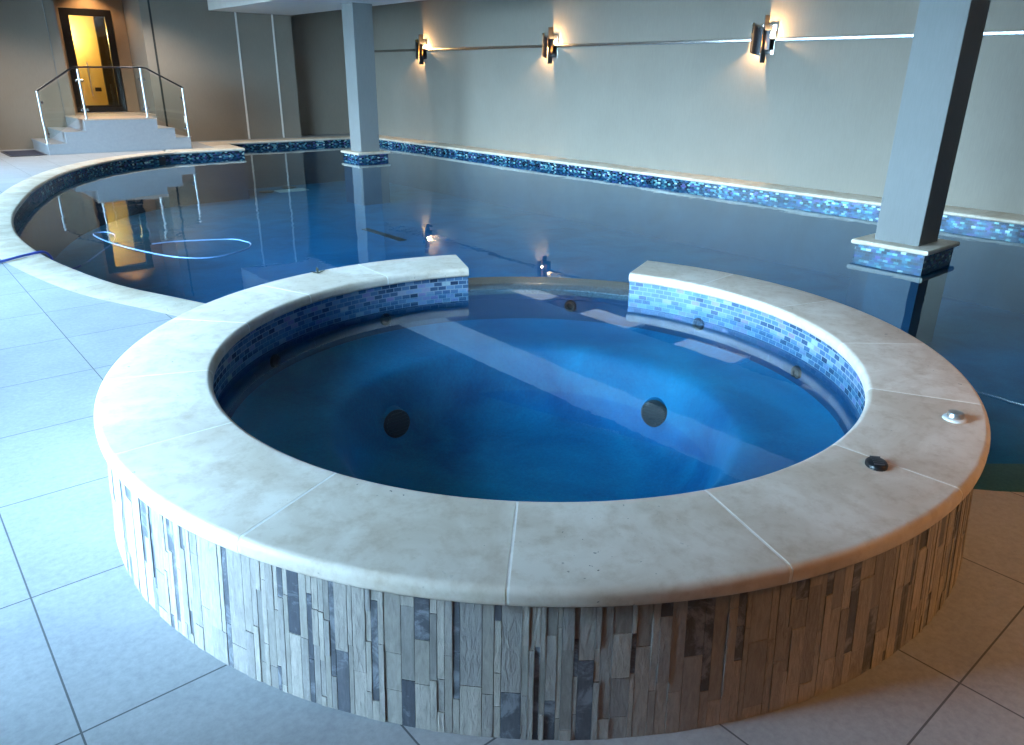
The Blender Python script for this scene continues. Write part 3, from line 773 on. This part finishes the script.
# ------------------------------------------------------------------ light
def lamp(kind, loc, energy, color, size=.1, rot=None, **kw):
    ld = bpy.data.lights.new('lamp', kind); ld.energy = energy; ld.color = color
    if kind in ('POINT', 'SPOT'): ld.shadow_soft_size = size
    for k_, v_ in kw.items(): setattr(ld, k_, v_)
    lo = bpy.data.objects.new('lamp', ld); COL.objects.link(lo); lo.location = loc
    if rot: lo.rotation_euler = rot
    return lo
lamp('POINT', (2.30, 19.1, 2.25), 36, (1, .66, .26), .08)
lamp('SPOT', (2.4, 16.8, CE-.08), 24, (1, .60, .26), .05, spot_size=2.2, spot_blend=.6)
# near downlights follow the warm light; unseen far ones added to brighten back wall
for (x, y, en) in ((1.6, -4.2, 200), (3.2, -5.0, 170), (.6, -6.0, 90), (-.2, 14.3, 110), (2.9, 14.6, 130), (2.0, 12.5, 60)):
    bm = bmesh.new(); z = CE if not 4.4 < x < 6.5 else 2.73
    lathe(bm, [(.055, -.012), (.075, -.012), (.08, 0), (.055, 0)], Matrix.Translation((x, y, z)))
    cl = struct('assumed_ceiling_light', bm, M['white'])
    bm = bmesh.new(); lathe(bm, [(0, -.004), (.055, -.004), (.055, -.001), (0, -.001)], Matrix.Translation((x, y, z))); part('lens', bm, M['lens'], cl)
    lamp('SPOT', (x, y, z-.03), en*(.62 if y < 0 else 1.15), (1, .47, .15) if y < 0 else (1, .86, .72), .05, spot_size=2.3, spot_blend=.7)

wd = bpy.data.worlds.new('daylight'); scn.world = wd; wd.use_nodes = True
nt = wd.node_tree; nt.nodes.clear()
out = nt.nodes.new('ShaderNodeOutputWorld'); bg = nt.nodes.new('ShaderNodeBackground')
tc = nt.nodes.new('ShaderNodeTexCoord'); sx = nt.nodes.new('ShaderNodeSeparateXYZ'); L(nt, tc.outputs['Generated'], sx.inputs[0])
r = ramp(nt, sx.outputs['Z'], [(.0, (.56, .74, .97)), (.5, (.44, .68, 1.0))])
g = nt.nodes.new('ShaderNodeMath'); g.operation = 'GREATER_THAN'; g.inputs[1].default_value = 0; L(nt, sx.outputs['Z'], g.inputs[0])
r2 = mix(nt, g.outputs[0], (.10, .10, .10), r.outputs[0])
L(nt, r2, bg.inputs[0]); bg.inputs[1].default_value = 31; L(nt, bg.outputs[0], out.inputs[0])

# ------------------------------------------------------------------ camera
cd = bpy.data.cameras.new('camera'); cam = bpy.data.objects.new('camera', cd); COL.objects.link(cam)
cd.sensor_fit = 'HORIZONTAL'; cd.sensor_width = 36; cd.lens = 746/1024*36; cd.clip_start = .05; cd.clip_end = 200
R = Matrix(((0.76455535, 0.23078332, -0.60182571), (-0.64446567, 0.28951897, -0.70770245), (0.01091404, 0.9289337, 0.3700852))).transposed()
r_, u_, b_ = (Vector((0.76455535, -0.64446567, 0.01091404)), Vector((0.23078332, 0.28951897, 0.9289337)), Vector((-0.60182571, -0.70770245, 0.3700852)))
mw = Matrix.Identity(4)
for i in range(3): mw[i][0], mw[i][1], mw[i][2] = r_[i], u_[i], b_[i]
mw.translation = Vector((-2.03795739, -2.24025139, 1.48)); cam.matrix_world = mw
scn.camera = cam
vs_ = scn.view_settings; vs_.view_transform = 'Standard'; vs_.look = 'None'; vs_.gamma = 1; vs_.use_curve_mapping = False; vs_.exposure = 1.15
cy = scn.cycles
cy.use_denoising = True; cy.max_bounces = 10; cy.diffuse_bounces = 5; cy.glossy_bounces = 5; cy.transparent_max_bounces = 16; cy.sample_clamp_indirect = 6; cy.caustics_reflective = False
